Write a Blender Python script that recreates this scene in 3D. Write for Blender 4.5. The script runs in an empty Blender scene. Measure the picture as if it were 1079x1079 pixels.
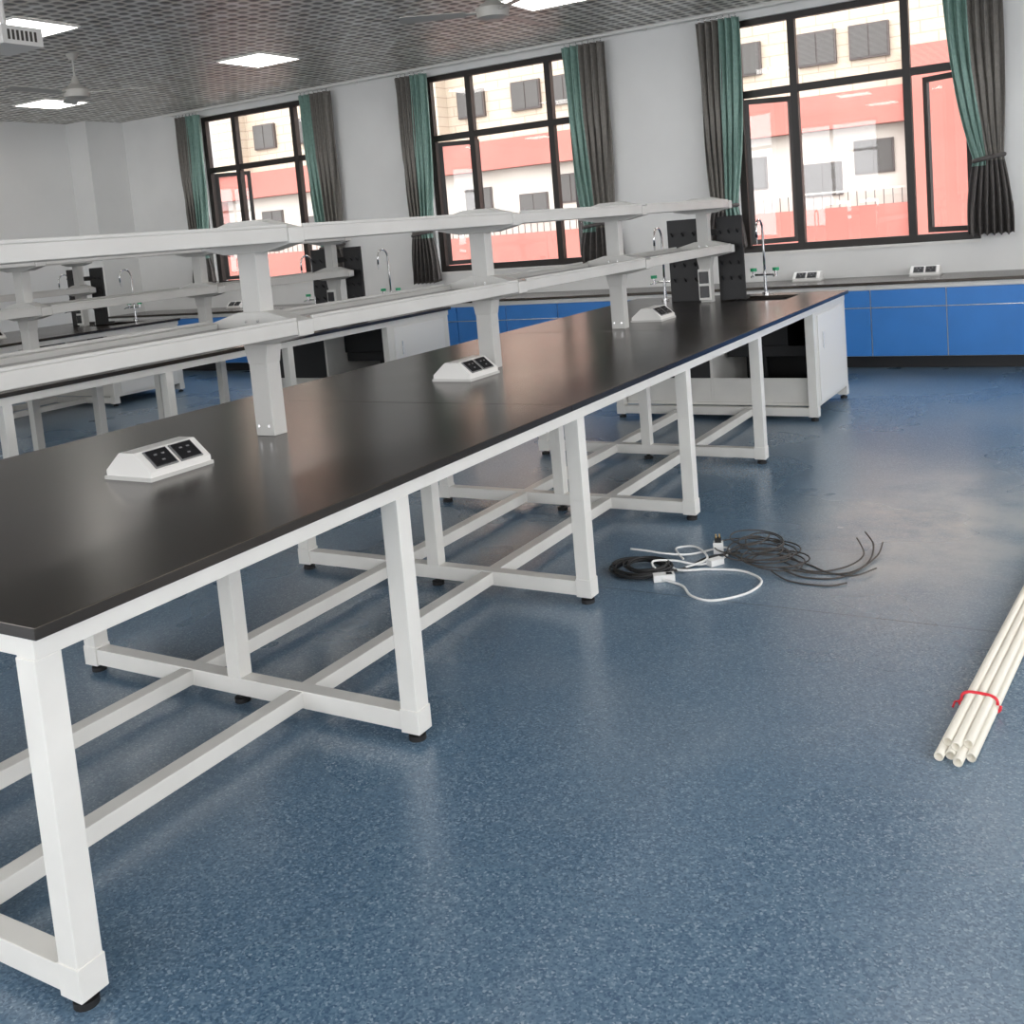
import bpy, bmesh, math, random
from mathutils import Vector, Matrix
random.seed(4)
S = bpy.context.scene
COL = S.collection

# ------------------------------------------------------------------ materials
def mat(name, color=(0.8,0.8,0.8), rough=0.5, metal=0.0, spec=0.5, emis=None, estr=0.0, noise=0.0, nscale=20, bump=0.0):
    m = bpy.data.materials.new(name); m.use_nodes = True
    nt = m.node_tree; b = nt.nodes['Principled BSDF']
    b.inputs['Base Color'].default_value = (*color, 1)
    b.inputs['Roughness'].default_value = rough
    b.inputs['Metallic'].default_value = metal
    b.inputs['Specular IOR Level'].default_value = spec
    if emis:
        b.inputs['Emission Color'].default_value = (*emis, 1)
        b.inputs['Emission Strength'].default_value = estr
    if noise > 0 or bump > 0:
        tc = nt.nodes.new('ShaderNodeTexCoord')
        n = nt.nodes.new('ShaderNodeTexNoise'); n.inputs['Scale'].default_value = nscale
        n.inputs['Detail'].default_value = 4
        nt.links.new(tc.outputs['Object'], n.inputs['Vector'])
        if noise > 0:
            r = nt.nodes.new('ShaderNodeMapRange')
            r.inputs['From Min'].default_value = 0.3; r.inputs['From Max'].default_value = 0.7
            r.inputs['To Min'].default_value = 1-noise; r.inputs['To Max'].default_value = 1+noise*0.5
            nt.links.new(n.outputs['Fac'], r.inputs['Value'])
            mx = nt.nodes.new('ShaderNodeVectorMath'); mx.operation = 'SCALE'
            mx.inputs[0].default_value = color
            nt.links.new(r.outputs[0], mx.inputs['Scale'])
            nt.links.new(mx.outputs[0], b.inputs['Base Color'])
        if bump > 0:
            bp = nt.nodes.new('ShaderNodeBump'); bp.inputs['Strength'].default_value = bump
            bp.inputs['Distance'].default_value = 0.01
            nt.links.new(n.outputs['Fac'], bp.inputs['Height'])
            nt.links.new(bp.outputs[0], b.inputs['Normal'])
    return m

M_white = mat('white_powder_coat', (0.76,0.745,0.70), 0.3, noise=0.05, nscale=6)
M_white2 = mat('white_plastic', (0.80,0.79,0.76), 0.4)
M_shelfm = mat('grey_white_aluminium', (0.56,0.555,0.53), 0.4, noise=0.05, nscale=5)
M_black = mat('black_rubber', (0.012,0.012,0.012), 0.6)
M_sock = mat('black_socket_plastic', (0.02,0.02,0.022), 0.25)
M_sockg = mat('grey_socket_face', (0.20,0.20,0.20), 0.3)
M_rack = mat('black_polypropylene', (0.012,0.012,0.013), 0.5)
M_glass_dark = mat('smoked_shelf_glass', (0.16,0.155,0.14), 0.15)
M_wall = mat('wall_paint', (0.80,0.80,0.785), 0.8, noise=0.05, nscale=1.5)
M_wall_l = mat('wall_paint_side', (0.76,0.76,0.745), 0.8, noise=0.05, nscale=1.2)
M_frame = mat('window_frame_bronze', (0.018,0.014,0.012), 0.45)
M_blue = mat('blue_laminate', (0.04,0.22,0.62), 0.35, noise=0.08, nscale=3)
M_chrome = mat('chrome', (0.75,0.75,0.75), 0.15, metal=1)
M_green = mat('green_plastic', (0.01,0.35,0.15), 0.4)
M_pvc = mat('pvc_pipe', (0.80,0.76,0.66), 0.35)
M_red = mat('red_tape', (0.75,0.02,0.04), 0.5)
M_coral = mat('coral_render', (0.36,0.125,0.10), 0.9, noise=0.12, nscale=0.6)
M_ext_white = mat('exterior_white', (0.44,0.40,0.35), 0.9, noise=0.1, nscale=0.7)
M_ext_glass = mat('exterior_window_glass', (0.07,0.065,0.06), 0.3, spec=0.2)
M_ext_fr = mat('exterior_window_frame', (0.06,0.045,0.04), 0.6)
M_ground = mat('asphalt', (0.13,0.13,0.125), 0.9, noise=0.2, nscale=2)
M_ccoat = mat('curtain_taupe', (0.215,0.20,0.18), 0.9, noise=0.15, nscale=30)
M_cgreen = mat('curtain_green', (0.25,0.39,0.34), 0.85, noise=0.15, nscale=30)
M_cdark = mat('curtain_gathered_hem', (0.11,0.10,0.095), 0.9, noise=0.2, nscale=25)
M_lampf = mat('lamp_panel_diffuser', (0.9,0.9,0.9), 0.5, emis=(1.0,0.965,0.91), estr=9)
M_fan = mat('fan_enamel', (0.42,0.41,0.38), 0.4)
M_wire_w = mat('cable_white', (0.8,0.8,0.78), 0.4)
M_wire_b = mat('cable_black', (0.012,0.012,0.012), 0.45)
M_wire_g = mat('cable_dark_grey', (0.06,0.053,0.047), 0.5)
M_brass = mat('plug_pin_brass', (0.5,0.35,0.15), 0.35, metal=0.8)

def bench_top_mat():
    m = mat('black_resin_worktop', (0.009,0.007,0.006), 0.25, spec=0.95)
    nt = m.node_tree; b = nt.nodes['Principled BSDF']
    tc = nt.nodes.new('ShaderNodeTexCoord'); n = nt.nodes.new('ShaderNodeTexNoise')
    n.inputs['Scale'].default_value = 1.6; n.inputs['Detail'].default_value = 2
    nt.links.new(tc.outputs['Object'], n.inputs['Vector'])
    r = nt.nodes.new('ShaderNodeMapRange'); r.inputs['To Min'].default_value = 0.21; r.inputs['To Max'].default_value = 0.27
    nt.links.new(n.outputs['Fac'], r.inputs['Value']); nt.links.new(r.outputs[0], b.inputs['Roughness'])
    b.inputs['Specular Tint'].default_value = (1.0,0.88,0.76,1)
    return m
M_top = bench_top_mat()

def floor_mat():
    m = mat('blue_speckled_vinyl', (0.06,0.13,0.25), 0.3, spec=0.95); nt = m.node_tree; b = nt.nodes['Principled BSDF']
    N = nt.nodes.new; L = nt.links.new
    tc = N('ShaderNodeTexCoord')
    v = N('ShaderNodeTexVoronoi'); v.inputs['Scale'].default_value = 185
    L(tc.outputs['Object'], v.inputs['Vector'])
    n = N('ShaderNodeTexNoise'); n.inputs['Scale'].default_value = 60; n.inputs['Detail'].default_value = 3
    L(tc.outputs['Object'], n.inputs['Vector'])
    sep = N('ShaderNodeSeparateColor'); L(v.outputs['Color'], sep.inputs[0])
    cr = N('ShaderNodeValToRGB'); e = cr.color_ramp.elements
    e[0].position = 0.0; e[0].color = (0.050,0.100,0.165,1)
    e[1].position = 1.0; e[1].color = (0.24,0.32,0.395,1)
    k = cr.color_ramp.elements.new(0.45); k.color = (0.092,0.162,0.240,1)
    k = cr.color_ramp.elements.new(0.86); k.color = (0.130,0.207,0.285,1)
    L(sep.outputs[0], cr.inputs[0])
    n2 = N('ShaderNodeTexNoise'); n2.inputs['Scale'].default_value = 0.9; n2.inputs['Detail'].default_value = 3; n2.inputs['Roughness'].default_value = 0.5
    L(tc.outputs['Object'], n2.inputs['Vector'])
    r2 = N('ShaderNodeMapRange'); r2.inputs['From Min'].default_value = 0.5; r2.inputs['From Max'].default_value = 0.8; r2.inputs['To Max'].default_value = 0.25
    L(n2.outputs['Fac'], r2.inputs['Value'])
    # pale aisle dust and scuffs, with window glare painted into the same patch
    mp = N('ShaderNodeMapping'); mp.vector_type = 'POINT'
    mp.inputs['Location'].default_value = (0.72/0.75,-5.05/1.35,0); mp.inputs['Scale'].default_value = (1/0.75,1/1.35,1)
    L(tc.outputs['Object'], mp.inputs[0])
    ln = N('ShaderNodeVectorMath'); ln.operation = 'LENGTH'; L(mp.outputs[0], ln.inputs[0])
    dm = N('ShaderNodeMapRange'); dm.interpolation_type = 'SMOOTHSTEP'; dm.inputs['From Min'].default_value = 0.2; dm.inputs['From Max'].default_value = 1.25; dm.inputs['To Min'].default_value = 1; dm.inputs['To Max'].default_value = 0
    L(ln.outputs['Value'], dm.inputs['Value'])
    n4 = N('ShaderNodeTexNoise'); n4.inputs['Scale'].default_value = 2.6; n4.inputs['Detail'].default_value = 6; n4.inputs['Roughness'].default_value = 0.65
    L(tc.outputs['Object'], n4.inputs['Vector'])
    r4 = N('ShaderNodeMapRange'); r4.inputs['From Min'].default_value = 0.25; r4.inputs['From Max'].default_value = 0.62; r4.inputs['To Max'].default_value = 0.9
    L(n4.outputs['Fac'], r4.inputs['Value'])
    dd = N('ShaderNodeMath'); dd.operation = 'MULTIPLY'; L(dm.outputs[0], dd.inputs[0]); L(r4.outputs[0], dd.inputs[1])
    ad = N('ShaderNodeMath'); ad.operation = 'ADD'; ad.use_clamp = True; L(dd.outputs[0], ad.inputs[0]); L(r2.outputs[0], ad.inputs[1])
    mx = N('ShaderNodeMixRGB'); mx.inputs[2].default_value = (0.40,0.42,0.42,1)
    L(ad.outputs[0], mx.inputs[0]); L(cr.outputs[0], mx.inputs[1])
    sx = N('ShaderNodeSeparateXYZ'); L(tc.outputs['Object'], sx.inputs[0])
    a = N('ShaderNodeMath'); a.operation = 'ADD'; a.inputs[1].default_value = -3.8; L(sx.outputs['Y'], a.inputs[0])
    p = N('ShaderNodeMath'); p.operation = 'ABSOLUTE'; L(a.outputs[0], p.inputs[0])
    l = N('ShaderNodeMath'); l.operation = 'LESS_THAN'; l.inputs[1].default_value = 0.004; L(p.outputs[0], l.inputs[0])
    sm = N('ShaderNodeMath'); sm.operation = 'MULTIPLY'; sm.inputs[1].default_value = 0.6; L(l.outputs[0], sm.inputs[0])
    mx2 = N('ShaderNodeMixRGB'); mx2.inputs[2].default_value = (0.02,0.03,0.04,1); L(sm.outputs[0], mx2.inputs[0]); L(mx.outputs[0], mx2.inputs[1])
    L(mx2.outputs[0], b.inputs['Base Color'])
    r3 = N('ShaderNodeMapRange'); r3.inputs['To Min'].default_value = 0.22; r3.inputs['To Max'].default_value = 0.34
    L(n2.outputs['Fac'], r3.inputs['Value']); L(r3.outputs[0], b.inputs['Roughness'])
    bp = N('ShaderNodeBump'); bp.inputs['Strength'].default_value = 0.10; bp.inputs['Distance'].default_value = 0.003
    L(n.outputs['Fac'], bp.inputs['Height']); L(bp.outputs[0], b.inputs['Normal'])
    return m
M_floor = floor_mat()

def ceil_mat():
    m = mat('perforated_ceiling_tile', (0.3,0.3,0.29), 0.42, metal=0.2); nt = m.node_tree; b = nt.nodes['Principled BSDF']
    N = nt.nodes.new; L = nt.links.new
    tc = N('ShaderNodeTexCoord'); sx = N('ShaderNodeSeparateXYZ'); L(tc.outputs['Object'], sx.inputs[0])
    def pp(out, per, off=0.0):
        a = N('ShaderNodeMath'); a.operation = 'ADD'; a.inputs[1].default_value = off; L(out, a.inputs[0])
        p = N('ShaderNodeMath'); p.operation = 'PINGPONG'; p.inputs[1].default_value = per/2; L(a.outputs[0], p.inputs[0])
        return p.outputs[0]
    def lt(out, v):
        l = N('ShaderNodeMath'); l.operation = 'LESS_THAN'; l.inputs[1].default_value = v; L(out, l.inputs[0]); return l.outputs[0]
    gx = lt(pp(sx.outputs['X'], 0.6, 0.2), 0.014); gy = lt(pp(sx.outputs['Y'], 0.6, -0.2), 0.014)
    g = N('ShaderNodeMath'); g.operation = 'MAXIMUM'; L(gx, g.inputs[0]); L(gy, g.inputs[1])
    px = pp(sx.outputs['X'], 0.12, 0.2); py = pp(sx.outputs['Y'], 0.12, -0.2)
    mul = N('ShaderNodeMath'); mul.operation = 'MULTIPLY'; L(px, mul.inputs[0]); L(py, mul.inputs[1])
    hm = N('ShaderNodeMath'); hm.operation = 'MULTIPLY'; hm.inputs[1].default_value = 277; L(mul.outputs[0], hm.inputs[0])
    cr = N('ShaderNodeValToRGB'); e = cr.color_ramp.elements
    e[0].position = 0.03; e[0].color = (0.84,0.81,0.76,1); e[1].position = 0.42; e[1].color = (0.19,0.18,0.165,1)
    L(hm.outputs[0], cr.inputs[0])
    n = N('ShaderNodeTexNoise'); n.inputs['Scale'].default_value = 6; n.inputs['Detail'].default_value = 6; L(tc.outputs['Object'], n.inputs['Vector'])
    rr = N('ShaderNodeMapRange'); rr.inputs['From Min'].default_value = 0.38; rr.inputs['From Max'].default_value = 0.62; rr.inputs['To Min'].default_value = 0.1; rr.inputs['To Max'].default_value = 0.9
    L(n.outputs['Fac'], rr.inputs['Value'])
    mx0 = N('ShaderNodeMixRGB'); mx0.blend_type = 'OVERLAY'; mx0.inputs[0].default_value = 0.7
    L(cr.outputs[0], mx0.inputs[1]); L(rr.outputs[0], mx0.inputs[2])
    mx = N('ShaderNodeMixRGB'); mx.inputs[2].default_value = (0.72,0.70,0.66,1); L(g.outputs[0], mx.inputs[0]); L(mx0.outputs[0], mx.inputs[1])
    L(mx.outputs[0], b.inputs['Base Color'])
    bp = N('ShaderNodeBump'); bp.inputs['Strength'].default_value = 0.7; bp.inputs['Distance'].default_value = 0.012
    L(hm.outputs[0], bp.inputs['Height']); L(bp.outputs[0], b.inputs['Normal'])
    return m
M_ceil = ceil_mat()

def ext_tile_mat():
    m = mat('exterior_cream_tile', (0.80,0.62,0.46), 0.85); nt = m.node_tree; b = nt.nodes['Principled BSDF']
    N = nt.nodes.new; L = nt.links.new
    tc = N('ShaderNodeTexCoord'); mp = N('ShaderNodeMapping'); mp.inputs['Rotation'].default_value = (math.radians(90),0,0)
    L(tc.outputs['Object'], mp.inputs[0])
    br = N('ShaderNodeTexBrick'); br.inputs['Scale'].default_value = 1.0
    br.inputs['Brick Width'].default_value = 0.9; br.inputs['Row Height'].default_value = 0.32; br.inputs['Mortar Size'].default_value = 0.015
    br.inputs['Color1'].default_value = (0.43,0.36,0.28,1); br.inputs['Color2'].default_value = (0.41,0.34,0.26,1); br.inputs['Mortar'].default_value = (0.28,0.22,0.17,1)
    L(mp.outputs[0], br.inputs['Vector']); L(br.outputs['Color'], b.inputs['Base Color'])
    return m
M_ext = ext_tile_mat()

def pane_mat():
    m = bpy.data.materials.new('window_glass'); m.use_nodes = True; nt = m.node_tree; nt.nodes.clear()
    o = nt.nodes.new('ShaderNodeOutputMaterial'); mx = nt.nodes.new('ShaderNodeMixShader'); mx.inputs[0].default_value = 0.04
    t = nt.nodes.new('ShaderNodeBsdfTransparent'); g = nt.nodes.new('ShaderNodeBsdfGlossy'); g.inputs['Roughness'].default_value = 0.02
    nt.links.new(t.outputs[0], mx.inputs[1]); nt.links.new(g.outputs[0], mx.inputs[2]); nt.links.new(mx.outputs[0], o.inputs[0])
    return m
M_pane = pane_mat()

# ------------------------------------------------------------------ mesh builder
class B:
    def __init__(s, name): s.name = name; s.bm = bmesh.new(); s.mats = []
    def mi(s, m):
        if m not in s.mats: s.mats.append(m)
        return s.mats.index(m)
    def _faces(s, vs, fs, m, smooth=False):
        i = s.mi(m); bv = [s.bm.verts.new(v) for v in vs]
        for f in fs:
            try:
                fc = s.bm.faces.new([bv[k] for k in f]); fc.material_index = i; fc.smooth = smooth
            except ValueError: pass
    def box(s, x0,x1,y0,y1,z0,z1, m, rot=None):
        vs = [(x,y,z) for z in (z0,z1) for x,y in ((x0,y0),(x1,y0),(x1,y1),(x0,y1))]
        if rot: vs = [tuple(rot @ Vector(v)) for v in vs]
        s._faces(vs, [(0,3,2,1),(4,5,6,7),(0,1,5,4),(1,2,6,5),(2,3,7,6),(3,0,4,7)], m)
    def prism(s, prof, axis, a0, a1, m):
        def P(p, a):
            return (p[0],a,p[1]) if axis=='y' else ((a,p[0],p[1]) if axis=='x' else (p[0],p[1],a))
        n = len(prof); vs = [P(p,a0) for p in prof]+[P(p,a1) for p in prof]
        fs = [tuple(range(n)), tuple(range(2*n-1,n-1,-1))]+[(i,(i+1)%n,(i+1)%n+n,i+n) for i in range(n)]
        s._faces(vs, fs, m)
    def cyl(s, p0, p1, r0, m, r1=None, seg=20, caps=True):
        r1 = r0 if r1 is None else r1
        p0 = Vector(p0); p1 = Vector(p1); d = (p1-p0).normalized()
        a = d.orthogonal().normalized(); b = d.cross(a)
        vs = []
        for p,r in ((p0,r0),(p1,r1)):
            for k in range(seg):
                t = 2*math.pi*k/seg; vs.append(tuple(p+a*math.cos(t)*r+b*math.sin(t)*r))
        s._faces(vs, [(k,(k+1)%seg,(k+1)%seg+seg,k+seg) for k in range(seg)], m, True)
        if caps:
            s._faces(vs, [tuple(range(seg-1,-1,-1)), tuple(range(seg,2*seg))], m)
    def hollow(s, p0, p1, r, ri, m, seg=20):
        p0 = Vector(p0); p1 = Vector(p1); d = (p1-p0).normalized(); a = d.orthogonal().normalized(); b = d.cross(a)
        vs = []
        for p,rr in ((p0,r),(p1,r),(p1,ri),(p0,ri)):
            for k in range(seg):
                t = 2*math.pi*k/seg; vs.append(tuple(p+a*math.cos(t)*rr+b*math.sin(t)*rr))
        fs = []
        for q in range(4):
            for k in range(seg): fs.append((q*seg+k, q*seg+(k+1)%seg, ((q+1)%4)*seg+(k+1)%seg, ((q+1)%4)*seg+k))
        s._faces(vs, fs, m, True)
    def tube(s, pts, r, m, seg=10):
        pts = [Vector(p) for p in pts]; n = len(pts); vs = []; up = None
        for i,p in enumerate(pts):
            d = (pts[min(i+1,n-1)]-pts[max(i-1,0)]).normalized()
            if up is None: up = d.orthogonal().normalized()
            up = (up-d*up.dot(d)).normalized(); b = d.cross(up)
            for k in range(seg):
                t = 2*math.pi*k/seg; vs.append(tuple(p+up*math.cos(t)*r+b*math.sin(t)*r))
        fs = [(i*seg+k, i*seg+(k+1)%seg, (i+1)*seg+(k+1)%seg, (i+1)*seg+k) for i in range(n-1) for k in range(seg)]
        fs += [tuple(range(seg-1,-1,-1)), tuple(range((n-1)*seg, n*seg))]
        s._faces(vs, fs, m, True)
    def done(s, bevel=0.0, loc=None):
        bmesh.ops.recalc_face_normals(s.bm, faces=s.bm.faces[:])
        me = bpy.data.meshes.new(s.name); s.bm.to_mesh(me); s.bm.free()
        for m in s.mats: me.materials.append(m)
        o = bpy.data.objects.new(s.name, me); COL.objects.link(o)
        if loc: o.location = loc
        if bevel > 0:
            md = o.modifiers.new('bevel','BEVEL'); md.width = bevel; md.segments = 2; md.limit_method = 'ANGLE'; md.angle_limit = math.radians(40)
        return o

def smooth_path(ctrl, n=12):
    c = [Vector(p) for p in ctrl]; out = []
    for i in range(len(c)-1):
        p0 = c[max(i-1,0)]; p1 = c[i]; p2 = c[i+1]; p3 = c[min(i+2,len(c)-1)]
        for k in range(n):
            t = k/n
            out.append(0.5*((2*p1)+(-p0+p2)*t+(2*p0-5*p1+4*p2-p3)*t*t+(-p0+3*p1-3*p2+p3)*t**3))
    out.append(c[-1]); return out

# ------------------------------------------------------------------ room shell
XL, XR, YN, YW, ZC = -12.7, 3.1, -3.5, 10.3, 3.5
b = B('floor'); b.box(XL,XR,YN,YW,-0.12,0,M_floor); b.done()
b = B('ceiling'); b.box(XL-0.2,XR+0.2,YN-0.2,YW+0.2,ZC,ZC+0.15,M_ceil); b.done()
b = B('wall_left'); b.box(XL-0.2,XL,YN,YW,-0.12,ZC,M_wall_l); b.box(XL,XL+0.42,YW-0.62,YW-0.001,0,ZC,M_wall_l); b.done()
WZ0, WZ1 = 1.08, 3.38
right_fill_wins = [(-2.6,0.4),(1.2,4.2),(5.0,8.0)]  # unseen windows, added with the wall set close to brighten the right floor
b = B('wall_right'); ys_ = [YN]+[v for p in right_fill_wins for v in p]+[YW]
for i in range(0,len(ys_),2): b.box(XR,XR+0.2,ys_[i],ys_[i+1],-0.12,ZC,M_wall)
for a,c in right_fill_wins: b.box(XR,XR+0.2,a,c,-0.12,0.95,M_wall); b.box(XR,XR+0.2,a,c,3.3,ZC,M_wall)
b.done()
near_fill_wins = [(-11.8,-8.6),(-7.8,-4.6),(-3.8,-0.6),(0.2,2.8)]  # unseen windows behind the camera, added to let in more sky light
b = B('wall_near'); xs = [XL]+[v for p in near_fill_wins for v in p]+[XR]
for i in range(0,len(xs),2): b.box(xs[i],xs[i+1],YN-0.2,YN,-0.12,ZC,M_wall)
for a,c in near_fill_wins: b.box(a,c,YN-0.2,YN,-0.12,0.95,M_wall); b.box(a,c,YN-0.2,YN,3.3,ZC,M_wall)
b.done()
wins = [(-10.77,-8.55),(-7.05,-4.83),(-3.32,-1.10),(0.40,2.62)]
b = B('wall_back')
xs = [XL-0.2]
for a,c in wins: xs += [a,c]
xs.append(XR+0.2)
for i in range(0,len(xs),2): b.box(xs[i],xs[i+1],YW,YW+0.22,-0.12,ZC,M_wall)
for a,c in wins:
    b.box(a,c,YW,YW+0.22,-0.12,WZ0,M_wall); b.box(a,c,YW,YW+0.22,WZ1,ZC,M_wall)
b.done()
b = B('baseboard_left'); b.box(XL,XL+0.015,YN,YW-0.63,0,0.1,M_white2); b.done()

def window(i, a, c):
    b = B('window_%d'%i); f = 0.035; y0, y1 = YW+0.05, YW+0.12
    def bar(x0,x1,z0,z1,yy0=y0,yy1=y1): b.box(x0,x1,yy0,yy1,z0,z1,M_frame)
    bar(a,a+0.07,WZ0,WZ1); bar(c-0.07,c,WZ0,WZ1); bar(a+0.07,c-0.07,WZ0,WZ0+0.075); bar(a+0.07,c-0.07,WZ1-0.06,WZ1)
    m1, m2, zt = a+0.59, c-0.59, 2.66
    bar(m1-f,m1+f,WZ0+0.075,WZ1-0.06,y0-0.005,y1); bar(m2-f,m2+f,WZ0+0.075,WZ1-0.06,y0-0.005,y1)
    bar(a+0.07,c-0.07,zt-0.035,zt+0.035,y0-0.002,y1-0.01)
    b.box(a,c,YW-0.02,YW+0.05,WZ0-0.02,WZ0+0.004,M_white2)
    yp = YW+0.09
    for x0,x1,z0,z1 in ((m1+f,m2-f,WZ0+0.075,zt-0.035),(a+0.07,m1-f,zt+0.035,WZ1-0.06),(m1+f,m2-f,zt+0.035,WZ1-0.06),(m2+f,c-0.07,zt+0.035,WZ1-0.06)):
        b.box(x0,x1,yp,yp+0.004,z0,z1,M_pane)
    for hx,sgn,ang in ((a+0.07,1,30),(c-0.07,-1,28)):
        w = 0.59-0.07-f; z0,z1 = WZ0+0.08, zt-0.04
        R = Matrix.Translation((hx,y1,0)) @ Matrix.Rotation(math.radians(ang)*sgn,4,'Z')
        def rb(x0,x1,z0_,z1_,m=M_frame,t0=0.0,t1=0.04):
            X0,X1 = sorted((x0*sgn,x1*sgn)); b.box(X0,X1,t0,t1,z0_,z1_,m,rot=R)
        rb(0,0.045,z0,z1); rb(w-0.045,w,z0,z1); rb(0.045,w-0.045,z0,z0+0.05); rb(0.045,w-0.045,z1-0.05,z1)
        rb(0.045,w-0.045,z0+0.05,z1-0.05,M_pane,0.018,0.022)
    b.done()
for i,(a,c) in enumerate(wins): window(i+1,a,c)
k = 5
for a,c in near_fill_wins:
    b = B('window_%d'%k); k += 1
    for x in (a,a+(c-a)/3,a+2*(c-a)/3,c-0.06): b.box(x,x+0.06,YN-0.14,YN-0.07,0.95,3.3,M_frame)
    for z in (0.95,2.6,3.24): b.box(a,c,YN-0.135,YN-0.075,z,z+0.06,M_frame)
    b.done()
for a,c in right_fill_wins:
    b = B('window_%d'%k); k += 1
    for y in (a,a+(c-a)/3,a+2*(c-a)/3,c-0.06): b.box(XR+0.07,XR+0.14,y,y+0.06,0.95,3.3,M_frame)
    for z in (0.95,2.6,3.24): b.box(XR+0.075,XR+0.135,a,c,z,z+0.06,M_frame)
    b.done()

# ------------------------------------------------------------------ curtains
def curtain(x0, x1, green_right, tie=1.6, bot=1.1, shift=0.0, nar=0.45):
    b = B('curtain'); NX, NZ = 96, 60; ztop = 3.40
    W = x1-x0; grid = []
    for j in range(NZ+1):
        z = ztop+(bot-ztop)*j/NZ
        if z > tie:
            t = (ztop-z)/(ztop-tie); w = W*(1-nar*t**2.2); am = 0.055*(1-0.35*t)
        else:
            t = (tie-z)/(tie-bot); w = W*((1-nar)+0.30*math.sin(min(1,t*1.1)*math.pi/2)); am = 0.04+0.03*t
        cx = (x0+x1)/2 + shift*min(1,((ztop-z)/(ztop-tie)))**2
        row = []
        for i in range(NX+1):
            s = i/NX; ph = s*math.pi*2*6.5
            x = cx-w/2+w*s+0.012*math.sin(ph*2+j*0.1)
            y = YW-0.13+am*math.sin(ph+0.4*math.sin(j*0.12))+0.01*math.sin(ph*3)
            row.append((x,y,z+(0.015*math.sin(ph) if j==NZ else 0)))
        grid.append(row)
    ms = [b.mi(M_ccoat), b.mi(M_cgreen), b.mi(M_cdark)]
    vs = [[b.bm.verts.new(p) for p in r] for r in grid]
    for j in range(NZ):
        z = grid[j][0][2]
        for i in range(NX):
            f = b.bm.faces.new((vs[j][i],vs[j][i+1],vs[j+1][i+1],vs[j+1][i])); f.smooth = True
            s = i/NX; g = (s > 0.55) if green_right else (s < 0.42)
            f.material_index = 1 if (g and z > tie-0.05) else (2 if z < tie-0.02 else 0)
    cx = (x0+x1)/2+shift; w = W*(1.03-nar)
    pts = [(cx+w/2*math.cos(t), YW-0.13+0.085*math.sin(t), tie+0.02*math.cos(t)) for t in [k*math.pi/12 for k in range(25)]]
    b.tube(pts, 0.02, M_cdark, 8)
    for k in range(7):
        xx = x0+W*(k+0.5)/7; b.cyl((xx,YW-0.13,3.40),(xx,YW-0.13,3.43),0.006,M_chrome,seg=8)
    o = b.done(); md = o.modifiers.new('thick','SOLIDIFY'); md.thickness = 0.004
    return o
for k,(a,c) in enumerate(wins):
    curtain(a-0.30, a+0.14, True, tie=1.56, bot=1.14 if k!=1 else 0.98, shift=-0.03)
    if k == 2: curtain(c-0.24, c+0.24, False, tie=1.80, bot=1.13, shift=0.10, nar=0.52)
    else: curtain(c-0.30, c+0.20, False, tie=1.5, bot=1.12, shift=0.05, nar=0.3)
b = B('curtain_rod'); b.cyl((-11.3,YW-0.13,3.455),(3.0,YW-0.13,3.455),0.014,M_white2)
for x in (-11.2,-8.0,-4.2,-0.4,2.95): b.box(x-0.01,x+0.01,YW-0.14,YW,3.445,3.465,M_white2)
b.done()

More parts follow.
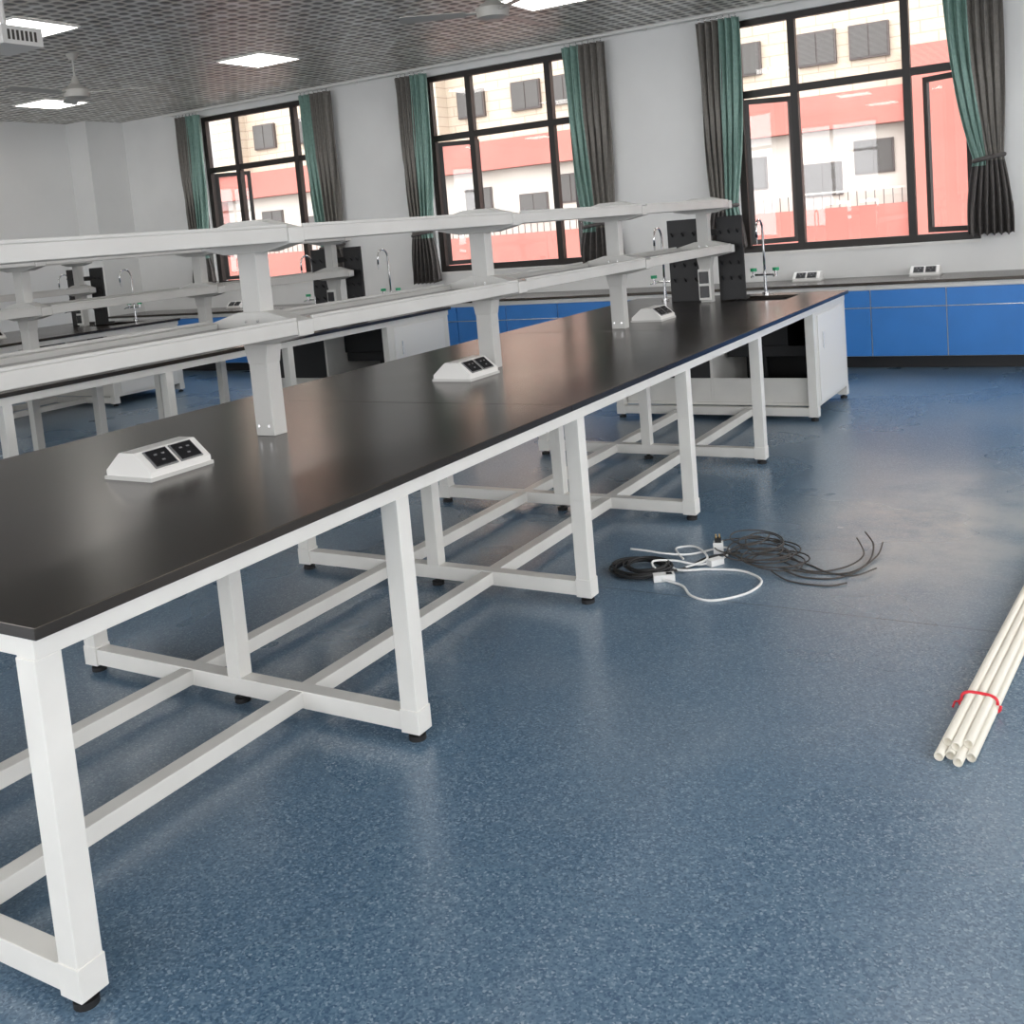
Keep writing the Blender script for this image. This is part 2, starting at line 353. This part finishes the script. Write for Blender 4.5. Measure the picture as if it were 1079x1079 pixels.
# ------------------------------------------------------------------ island benches
def bench(dx):
    b = B('lab_island_bench')
    X0,X1,Y0,Y1 = -3.62,-1.84,1.185,8.26
    ys = [Y0,3.5,5.9,Y1]; sx0,sx1,sy0,sy1 = -2.66,-2.16,7.62,8.05
    for i in range(3):
        ya, yb = ys[i]+(0.001 if i else 0), ys[i+1]-(0.001 if i<2 else 0)
        if i < 2: b.box(X0,X1,ya,yb,0.815,0.842,M_top)
        else:
            b.box(X0,X1,ya,sy0,0.815,0.842,M_top); b.box(X0,X1,sy1,yb,0.815,0.842,M_top)
            b.box(X0,sx0,sy0,sy1,0.815,0.842,M_top); b.box(sx1,X1,sy0,sy1,0.815,0.842,M_top)
    t = 0.01
    b.box(sx0-t,sx1+t,sy0-t,sy1+t,0.50,0.51,M_rack)
    for q in ((sx0-t,sx0,sy0-t,sy1+t),(sx1,sx1+t,sy0-t,sy1+t),(sx0,sx1,sy0-t,sy0),(sx0,sx1,sy1,sy1+t)): b.box(*q,0.51,0.815,M_rack)
    lx = [-1.90,-3.39]; fr = [1.225+1.2*k for k in range(5)]+[7.3,8.2]
    for x in (-1.90,-3.39): b.box(x-0.03,x+0.03,Y0+0.012,Y1-0.012,0.765,0.815,M_white)
    for y in fr: b.box(-3.36,-1.93,y-0.025,y+0.025,0.767,0.815,M_white)
    for y in fr:
        for x in lx:
            b.box(x-0.031,x+0.031,y-0.031,y+0.031,0.03,0.766,M_white)
            b.box(x-0.034,x+0.034,y-0.034,y+0.034,0.03,0.105,M_white)
            b.cyl((x,y,0.0),(x,y,0.016),0.027,M_black,seg=16); b.cyl((x,y,0.016),(x,y,0.03),0.012,M_black,seg=12)
        b.box(-3.36,-1.93,y-0.028,y+0.028,0.035,0.095,M_white)
        if y < 7:
            b.box(-2.67,-2.61,y-0.028,y+0.028,0.095,0.767,M_white)
            b.cyl((-2.64,y,0),(-2.64,y,0.016),0.027,M_black,seg=16); b.cyl((-2.64,y,0.016),(-2.64,y,0.036),0.012,M_black,seg=12)
    for x in (-2.36,-2.87): b.box(x-0.028,x+0.028,fr[0],7.3,0.040,0.092,M_white)
    b.box(-1.905,-1.868,7.33,8.17,0.10,0.765,M_white)
    b.box(-3.42,-3.385,7.33,8.17,0.10,0.765,M_white)
    b.box(-3.36,-1.93,7.33,8.17,0.10,0.12,M_white)
    b.box(-3.36,-1.93,8.18,8.20,0.10,0.765,M_white)
    b.box(-2.65,-1.93,7.34,7.355,0.12,0.30,M_white)
    b.box(-3.36,-2.67,7.34,7.355,0.12,0.30,M_white)
    b.box(-3.36,-2.67,7.345,7.355,0.30,0.765,M_rack)
    b.box(-2.67,-2.65,7.34,8.17,0.12,0.765,M_white)
    b.box(-1.95,-1.94,7.36,8.15,0.12,0.765,M_rack); b.box(-2.65,-1.94,8.15,8.16,0.12,0.765,M_rack)
    b.box(-2.62,-1.98,7.60,8.10,0.42,0.50,M_rack)
    b.cyl((-2.4,7.85,0.12),(-2.4,7.85,0.42),0.03,M_rack)
    b.box(-1.866,-1.860,7.36,8.14,0.13,0.745,M_white2)
    b.cyl((-1.85,7.45,0.5),(-1.85,7.45,0.62),0.005,M_chrome,seg=8)
    b.done(0.003, (dx,0,0))

    c = -2.78; s = B('reagent_shelf_rack'); posts = [1.27,2.85,4.45,6.05,7.70]
    for p in posts:
        s.prism([(c-0.045,p-0.035),(c+0.045,p-0.035),(c+0.045,p+0.035),(c-0.045,p+0.035)],'z',0.842,1.60,M_shelfm)
        for z in (1.215,1.55):
            prof = [(c-0.225,z),(c-0.10,z-0.025),(c+0.10,z-0.025),(c+0.225,z),(c+0.225,z+0.055),(c+0.07,z+0.095),(c-0.07,z+0.095),(c-0.225,z+0.055)]
            s.prism(prof,'y',p-0.04,p+0.04,M_shelfm)
            if z == 1.215: s.prism([(c-0.06,z-0.025),(c-0.045,z-0.10),(c+0.045,z-0.10),(c+0.06,z-0.025)],'y',p-0.038,p+0.038,M_shelfm)
            for sg in (-1,1): s.cyl((c+sg*0.03,p-0.038,z+0.06),(c+sg*0.03,p-0.043,z+0.06),0.006,M_chrome,seg=10)
        for sg in (-1,1): s.cyl((c+sg*0.025,p-0.033,0.88),(c+sg*0.025,p-0.038,0.88),0.006,M_chrome,seg=10)
    s.box(c-0.05,c+0.045,7.645,7.665,0.86,1.10,M_white2)
    for zz in (0.88,0.99): s.box(c-0.04,c+0.035,7.638,7.646,zz,zz+0.09,M_sock)
    for i in range(len(posts)-1):
        ya, yb = posts[i]+0.042, posts[i+1]-0.042
        for z in (1.222,1.557):
            for sg in (-1,1):
                xa = sorted((c+sg*0.222,c+sg*0.175)); s.box(xa[0],xa[1],ya,yb,z,z+0.05,M_shelfm)
                xl = sorted((c+sg*0.222,c+sg*0.212)); s.box(xl[0],xl[1],ya,yb,z+0.05,z+0.062,M_shelfm)
            s.box(c-0.175,c+0.175,ya,yb,z+0.022,z+0.032,M_glass_dark)
            s.box(c-0.03,c+0.03,ya,yb,z+0.004,z+0.022,M_shelfm)
    s.done(0.003,(dx,0,0))

    r = B('drying_peg_rack')
    for xa,xb in ((c-0.34,c-0.075),(c+0.065,c+0.27)):
        r.box(xa,xb,7.80,7.825,0.842,1.49,M_rack)
        for zz in (1.0,1.12,1.24,1.36):
            for q in range(3):
                xx = xa+(xb-xa)*(q+0.5)/3; r.cyl((xx,7.80,zz),(xx,7.765,zz+0.03),0.006,M_rack,seg=8)
        r.box(xa,xb,7.825,7.90,0.842,0.87,M_rack)
    r.box(c-0.075,c+0.065,7.80,7.82,1.35,1.40,M_rack)
    r.done(0.003,(dx,0,0))

    for fx,fy in ((-2.46,8.16),(-3.22,7.92)):
        f = B('lab_faucet')
        f.cyl((fx,fy,0.842),(fx,fy,0.86),0.03,M_chrome); f.cyl((fx,fy,0.86),(fx,fy,1.03),0.012,M_chrome)
        pth = [(fx,fy,1.0),(fx,fy,1.2),(fx,fy,1.36)]+[(fx,fy-0.08+0.08*math.cos(t),1.36+0.08*math.sin(t)) for t in [k*math.pi/8 for k in range(1,9)]]+[(fx,fy-0.16,1.30)]
        f.tube(pth,0.009,M_chrome,10); f.cyl((fx,fy-0.16,1.31),(fx,fy-0.16,1.25),0.008,M_chrome,r1=0.005)
        f.cyl((fx-0.09,fy,1.0),(fx+0.09,fy,1.0),0.009,M_chrome)
        for sg in (-1,1):
            f.cyl((fx+sg*0.09,fy,0.985),(fx+sg*0.09,fy,1.03),0.012,M_chrome)
            f.cyl((fx+sg*0.09,fy,1.03),(fx+sg*0.09,fy,1.055),0.026,M_green,seg=12)
            f.cyl((fx+sg*0.09,fy-0.01,1.0),(fx+sg*0.09,fy-0.07,0.99),0.006,M_chrome,seg=10)
        f.done(0,(dx,0,0))

def socket_box(x, y, z, ang=0.0, L=0.25):
    b = B('bench_power_socket')
    b.prism([(-0.10,0),(0.10,0),(0.105,0.012),(0.105,0.03),(0.035,0.088),(-0.035,0.088),(-0.105,0.03),(-0.105,0.012)],'y',-L/2,L/2,M_white2)
    b.prism([(-0.11,0),(0.11,0),(0.11,0.012),(-0.11,0.012)],'y',-L/2-0.006,L/2+0.006,M_shelfm)
    for sg in (1,-1):
        nx = Vector((0.058*sg,0,0.07)).normalized(); ctr = Vector((0.070*sg,0,0.059))
        t = Vector((0.07*sg,0,-0.058)).normalized(); u = Vector((0,1,0))
        def plate(cc,hw,hh,d0,d1,m):
            vs = [tuple(cc+u*a*hw+t*e*hh+nx*d) for d in (d0,d1) for a,e in ((-1,-1),(1,-1),(1,1),(-1,1))]
            b._faces(vs,[(0,3,2,1),(4,5,6,7),(0,1,5,4),(1,2,6,5),(2,3,7,6),(3,0,4,7)],m)
        for k in (-1,1):
            cc = ctr+u*k*0.052
            plate(cc,0.046,0.038,0,0.004,M_sockg); plate(cc,0.040,0.033,0.004,0.008,M_sock)
            for q in ((-0.015,-0.012),(0.015,-0.012),(0,0.014)):
                plate(cc+u*q[0]+t*q[1],0.006,0.003,0.008,0.0086,M_sockg)
    o = b.done(0.002,(x,y,z)); o.rotation_euler = (0,0,ang)
SP = 3.72
for k in range(3):
    bench(-SP*k)
    for y in (2.28,4.15,6.50): socket_box(-2.74-SP*k, y, 0.842)

# ------------------------------------------------------------------ back counter
b = B('wall_counter_cabinet'); cx0, cx1 = -12.2, 3.0; zf = 0.79
b.box(cx0,cx1,9.58,YW-0.001,zf-0.028,zf,M_top)
b.box(cx0,cx1,9.63,YW-0.001,0.115,zf-0.07,M_white)
b.box(cx0,cx1,9.615,YW-0.001,zf-0.07,zf-0.028,M_white)
b.box(cx0,cx1,9.72,YW-0.001,0.0,0.115,M_rack)
w = 0.635; x = -1.955-w*16
while x < cx1-0.1:
    xa, xb = max(x,cx0)+0.005, min(x+w,cx1)-0.005
    if xb-xa > 0.1:
        b.box(xa,xb,9.612,9.63,0.56,zf-0.076,M_blue)
        b.box(xa,xb,9.612,9.63,0.12,0.552,M_blue)
        b.box(xa,xb,9.606,9.612,0.553,0.562,M_chrome)
    x += w
b.done(0.002)
for x in (-10.2,-6.55,-2.62,-1.55,0.9): socket_box(x, 10.1, zf, math.radians(-90))
# ------------------------------------------------------------------ ceiling lights
for X in (-11.1,-7.7,-4.3,-0.9,2.5):
    for Y in (8.3,5.6,2.9,0.2,-2.5):
        b = B('ceiling_light_panel')
        b.box(X-0.29,X+0.29,Y-0.29,Y+0.29,ZC-0.012,ZC-0.001,M_lampf)
        for q in ((-0.305,-0.29,-0.305,0.305),(0.29,0.305,-0.305,0.305),(-0.29,0.29,-0.305,-0.29),(-0.29,0.29,0.29,0.305)):
            b.box(X+q[0],X+q[1],Y+q[2],Y+q[3],ZC-0.016,ZC-0.001,M_white2)
        b.done()

def fan(x,y,a0):
    b = B('ceiling_fan'); z = 3.13
    b.cyl((x,y,ZC-0.06),(x,y,ZC-0.001),0.03,M_fan,r1=0.06); b.cyl((x,y,z+0.05),(x,y,ZC-0.05),0.011,M_fan)
    b.cyl((x,y,z+0.09),(x,y,z+0.17),0.05,M_fan,r1=0.02)
    b.cyl((x,y,z+0.035),(x,y,z+0.09),0.13,M_fan,r1=0.05,seg=32); b.cyl((x,y,z-0.03),(x,y,z+0.035),0.115,M_fan,r1=0.13,seg=32); b.cyl((x,y,z-0.05),(x,y,z-0.03),0.05,M_fan,r1=0.115,seg=32)
    for k in range(3):
        R = Matrix.Translation((x,y,z+0.01)) @ Matrix.Rotation(a0+k*2*math.pi/3,4,'Z') @ Matrix.Rotation(math.radians(10),4,'X')
        b.box(0.10,0.24,-0.018,0.018,-0.004,0.004,M_fan,rot=R)
        vs=[]
        for zz in (-0.002,0.002):
            for p in ((0.20,-0.05),(0.68,-0.068),(0.70,-0.05),(0.70,0.05),(0.68,0.068),(0.20,0.05)): vs.append(tuple(R@Vector((p[0],p[1],zz))))
        b._faces(vs,[(5,4,3,2,1,0),(6,7,8,9,10,11)]+[(i,(i+1)%6,(i+1)%6+6,i+6) for i in range(6)],M_fan)
    b.done()
fan(-8.44,6.6,0.5); fan(-4.0,6.85,-0.55)

b = B('ceiling_projector'); px,py,pz = -6.9,4.85,3.12
b.box(px-0.2,px+0.2,py-0.16,py+0.16,pz,pz+0.13,M_white2)
b.cyl((px,py,pz+0.13),(px,py,ZC-0.02),0.02,M_white2); b.box(px-0.07,px+0.07,py-0.07,py+0.07,ZC-0.02,ZC-0.001,M_white2)
for k in range(7): b.box(px+0.2,px+0.203,py-0.12+k*0.035,py-0.10+k*0.035,pz+0.03,pz+0.10,M_wire_g)
b.cyl((px-0.1,py-0.16,pz+0.065),(px-0.1,py-0.19,pz+0.065),0.04,M_sock)
b.done(0.008)

# ------------------------------------------------------------------ pipes on the floor
b = B('pvc_pipe_bundle'); r = 0.0128
d = Vector((0.095,1.12,0)).normalized(); n = Vector((d.y,-d.x,0)); base = Vector((-0.417,2.84,0)); Lp = 3.9
offs = [(-1.5,0),(-0.5,0),(0.5,0),(1.5,0),(-1,1),(0,1),(1,1)]
for k,(i,j) in enumerate(offs):
    st = [0.0,0.02,-0.01,0.03,0.05,0.03,0.06][k]
    p = base+n*(i*2*r*1.0)+Vector((0,0,r+j*r*1.74))+d*st
    b.hollow(p,p+d*Lp,r,r*0.78,M_pvc)
for t0 in (0.34,2.2):
    loop = [base+d*(t0+0.01*math.sin(a))+n*(math.copysign(abs(math.cos(a))**0.6,math.cos(a))*(0.058 if math.sin(a)<0 else 0.05))+Vector((0,0,0.0275+0.0235*math.copysign(abs(math.sin(a))**0.6,math.sin(a)))) for a in [k*math.pi/12 for k in range(25)]]
    b.tube(loop,0.0045,M_red,8)
p0 = base+d*0.34+n*(-0.055)+Vector((0,0,0.02)); b.tube([p0,p0-n*0.012-d*0.01,p0-n*0.015-d*0.025-Vector((0,0,0.012))],0.003,M_red,6)
b.done()

# ------------------------------------------------------------------ cables
def coil(b, cx, cy, rx, ry, turns, r, m, z=0.006, jit=0.02, dz=0.003, ph=0.0, rot=0.0, drift=(0,0)):
    pts = []; N = int(turns*28)
    for k in range(N):
        t = ph+2*math.pi*k/28; q = 1+jit*(math.sin(k*0.37)+0.6*math.sin(k*0.113+1))
        x, y = rx*q*math.cos(t), ry*q*math.sin(t)
        ox, oy = drift[0]*math.sin(k*0.061), drift[1]*math.cos(k*0.083)
        pts.append((cx+ox+x*math.cos(rot)-y*math.sin(rot), cy+oy+x*math.sin(rot)+y*math.cos(rot), z+dz*(k/28)+0.004*abs(math.sin(k*0.21))))
    b.tube(pts,r,m,8); return pts
b = B('black_extension_cable')
coil(b,-1.84,4.02,0.12,0.11,5,0.0055,M_wire_b,jit=0.09,dz=0.004)
coil(b,-1.81,4.04,0.095,0.085,4,0.0055,M_wire_b,jit=0.1,dz=0.004,z=0.02)
b.tube(smooth_path([(-1.75,3.98,0.02),(-1.66,4.10,0.008),(-1.62,4.25,0.008),(-1.54,4.33,0.01),(-1.50,4.36,0.01)]),0.006,M_wire_b,8)
b.done()
b = B('white_power_cable')
b.tube(smooth_path([(-1.70,3.93,0.012),(-1.60,3.90,0.005),(-1.52,3.80,0.005),(-1.42,3.78,0.005),(-1.32,3.90,0.005),(-1.31,4.05,0.005),(-1.42,4.14,0.005),(-1.56,4.12,0.006),(-1.68,4.06,0.012),(-1.78,4.14,0.02)]),0.0055,M_wire_w,8)
b.tube(smooth_path([(-1.97,4.22,0.03),(-1.88,4.2,0.035),(-1.78,4.2,0.03),(-1.70,4.28,0.01),(-1.60,4.42,0.006),(-1.55,4.36,0.006),(-1.55,4.2,0.01)]),0.005,M_wire_w,8)
b.tube(smooth_path([(-1.70,3.95,0.012),(-1.78,4.02,0.05),(-1.72,4.12,0.03),(-1.62,4.16,0.008),(-1.56,4.22,0.014)]),0.005,M_wire_w,8)
b.tube(smooth_path([(-1.66,4.10,0.012),(-1.60,4.20,0.02),(-1.66,4.32,0.015),(-1.74,4.40,0.005),(-1.80,4.36,0.005),(-1.76,4.26,0.02),(-1.70,4.18,0.02)]),0.005,M_wire_w,8)
R = Matrix.Translation((-1.70,3.95,0.0)) @ Matrix.Rotation(0.5,4,'Z')
b.box(-0.045,0.045,-0.022,0.022,0.001,0.03,M_wire_w,rot=R); b.box(0.01,0.035,-0.012,0.012,0.03,0.032,M_sock,rot=R)
R = Matrix.Translation((-1.56,4.20,0.0)) @ Matrix.Rotation(1.0,4,'Z')
b.box(-0.035,0.035,-0.018,0.018,0.001,0.028,M_wire_w,rot=R)
R = Matrix.Translation((-1.60,4.36,0.0)) @ Matrix.Rotation(0.3,4,'Z')
b.box(-0.022,0.022,-0.02,0.02,0.0,0.05,M_wire_w,rot=R); b.box(-0.014,0.014,-0.012,0.012,0.05,0.07,M_wire_b,rot=R)
for sx_ in (-0.008,0.008): b.box(sx_-0.003,sx_+0.003,-0.001,0.001,0.07,0.088,M_brass,rot=R)
b.done(0.0)
b = B('loose_wire_coil')
coil(b,-1.42,4.38,0.145,0.13,4,0.0032,M_wire_g,jit=0.16,dz=0.008,drift=(0.04,0.03))
coil(b,-1.34,4.27,0.13,0.10,4,0.0032,M_wire_g,jit=0.2,dz=0.007,z=0.010,drift=(0.05,0.03))
coil(b,-1.44,4.44,0.09,0.13,3,0.0032,M_wire_g,jit=0.2,dz=0.015,z=0.016,drift=(0.03,0.03),rot=0.5)
b.tube(smooth_path([(-1.25,4.18,0.01),(-1.15,4.14,0.004),(-1.02,4.18,0.004),(-0.95,4.36,0.01),(-0.96,4.55,0.03),(-1.02,4.68,0.045)]),0.0038,M_wire_g,8)
b.tube(smooth_path([(-1.28,4.2,0.012),(-1.12,4.2,0.004),(-0.99,4.26,0.004),(-0.93,4.45,0.012),(-0.93,4.6,0.03)]),0.0034,M_wire_g,8)
b.tube(smooth_path([(-1.3,4.16,0.01),(-1.2,4.08,0.004),(-1.05,4.07,0.004),(-0.98,4.12,0.006)]),0.0034,M_wire_g,8)
b.tube(smooth_path([(-1.3,4.3,0.01),(-1.15,4.22,0.004),(-1.03,4.30,0.006),(-0.98,4.44,0.02),(-1.04,4.60,0.04)]),0.0034,M_wire_g,8)
b.tube(smooth_path([(-1.32,4.36,0.01),(-1.18,4.30,0.004),(-1.08,4.22,0.006),(-0.97,4.20,0.01),(-0.90,4.30,0.015)]),0.0034,M_wire_g,8)
b.done()

# ------------------------------------------------------------------ building across the yard
b = B('opposite_school_building'); Y = 30; G = -5
b.box(-75,45,Y,Y+1,G,14,M_ext)
for x0,x1,z0,z1 in ((-75,45,3.5,4.45),(-75,45,0.1,1.35),(-75,45,-3.6,-2.2),(-75,45,7.9,8.6)):
    b.box(x0,x1,Y-0.5,Y,z0,z1,M_coral)
x = -70.0
while x < 40:
    b.box(x,x+2.6,Y-0.6,Y,G,5.4,M_coral)
    b.box(x+2.6,x+9.3,Y-0.06,Y,1.35,3.5,M_ext_white)
    b.box(x+2.6,x+3.9,Y-0.62,Y,4.45,12,M_ext)
    for wx,dz in ((x+4.9,0.0),(x+7.0,-0.35),(x+8.4,0.15)):
        for wz in (2.1,5.35,-1.7,9.4):
            h = 0.82; W2 = 0.95; z0 = wz+(dz if wz == 2.1 else 0)
            b.box(wx-W2/2-0.05,wx+W2/2+0.05,Y-0.12,Y,z0-0.05,z0+h+0.05,M_ext_fr)
            b.box(wx-W2/2,wx-0.02,Y-0.14,Y-0.1,z0,z0+h,M_ext_glass); b.box(wx+0.02,wx+W2/2,Y-0.14,Y-0.1,z0,z0+h,M_ext_glass)
    b.box(x+2.6,x+9.3,Y-0.52,Y-0.48,1.75,1.80,M_ext_white)
    for q in range(28): b.box(x+2.8+q*0.235,x+2.82+q*0.235,Y-0.51,Y-0.49,1.35,1.75,M_ext_fr)
    x += 9.3
b.done()
b = B('courtyard_ground'); b.box(-80,50,-30,Y+1,G-0.2,G,M_ground); b.done()

# ------------------------------------------------------------------ world + lights
w = bpy.data.worlds.new('world'); S.world = w; w.use_nodes = True
bg = w.node_tree.nodes['Background']; bg.inputs[0].default_value = (0.97,0.975,1.0,1); bg.inputs[1].default_value = 6.4
def portal(loc, dirv, sx, sy):
    l = bpy.data.lights.new('window_portal','AREA'); l.shape = 'RECTANGLE'; l.size = sx; l.size_y = sy; l.cycles.is_portal = True
    o = bpy.data.objects.new('window_portal',l); COL.objects.link(o); o.location = loc
    o.rotation_euler = Vector(dirv).to_track_quat('-Z','Z').to_euler()
for a,c in wins: portal(((a+c)/2,YW+0.20,(WZ0+WZ1)/2),(0,-1,0),c-a,WZ1-WZ0)
for a,c in near_fill_wins: portal(((a+c)/2,YN-0.19,2.125),(0,1,0),c-a,2.35)
for a,c in right_fill_wins: portal((XR+0.19,(a+c)/2,2.125),(-1,0,0),c-a,2.35)

S.view_settings.view_transform = 'Standard'
S.view_settings.look = 'None'

# ------------------------------------------------------------------ camera
cam = bpy.data.cameras.new('camera'); co = bpy.data.objects.new('camera',cam); COL.objects.link(co)
right = Vector((0.8612,0.5015,-0.0842)).normalized(); fwd = Vector((-0.5079,0.8544,-0.1082))
fwd = (fwd-right*fwd.dot(right)).normalized(); up = right.cross(fwd)
m = Matrix((right,up,-fwd)).transposed().to_4x4(); m.translation = (0,0,1.536)
co.matrix_world = m
cam.sensor_width = 36; cam.lens = 1093/1079*36; cam.shift_y = -(539.5-360)/1079; cam.clip_start = 0.05; cam.clip_end = 300
S.camera = co
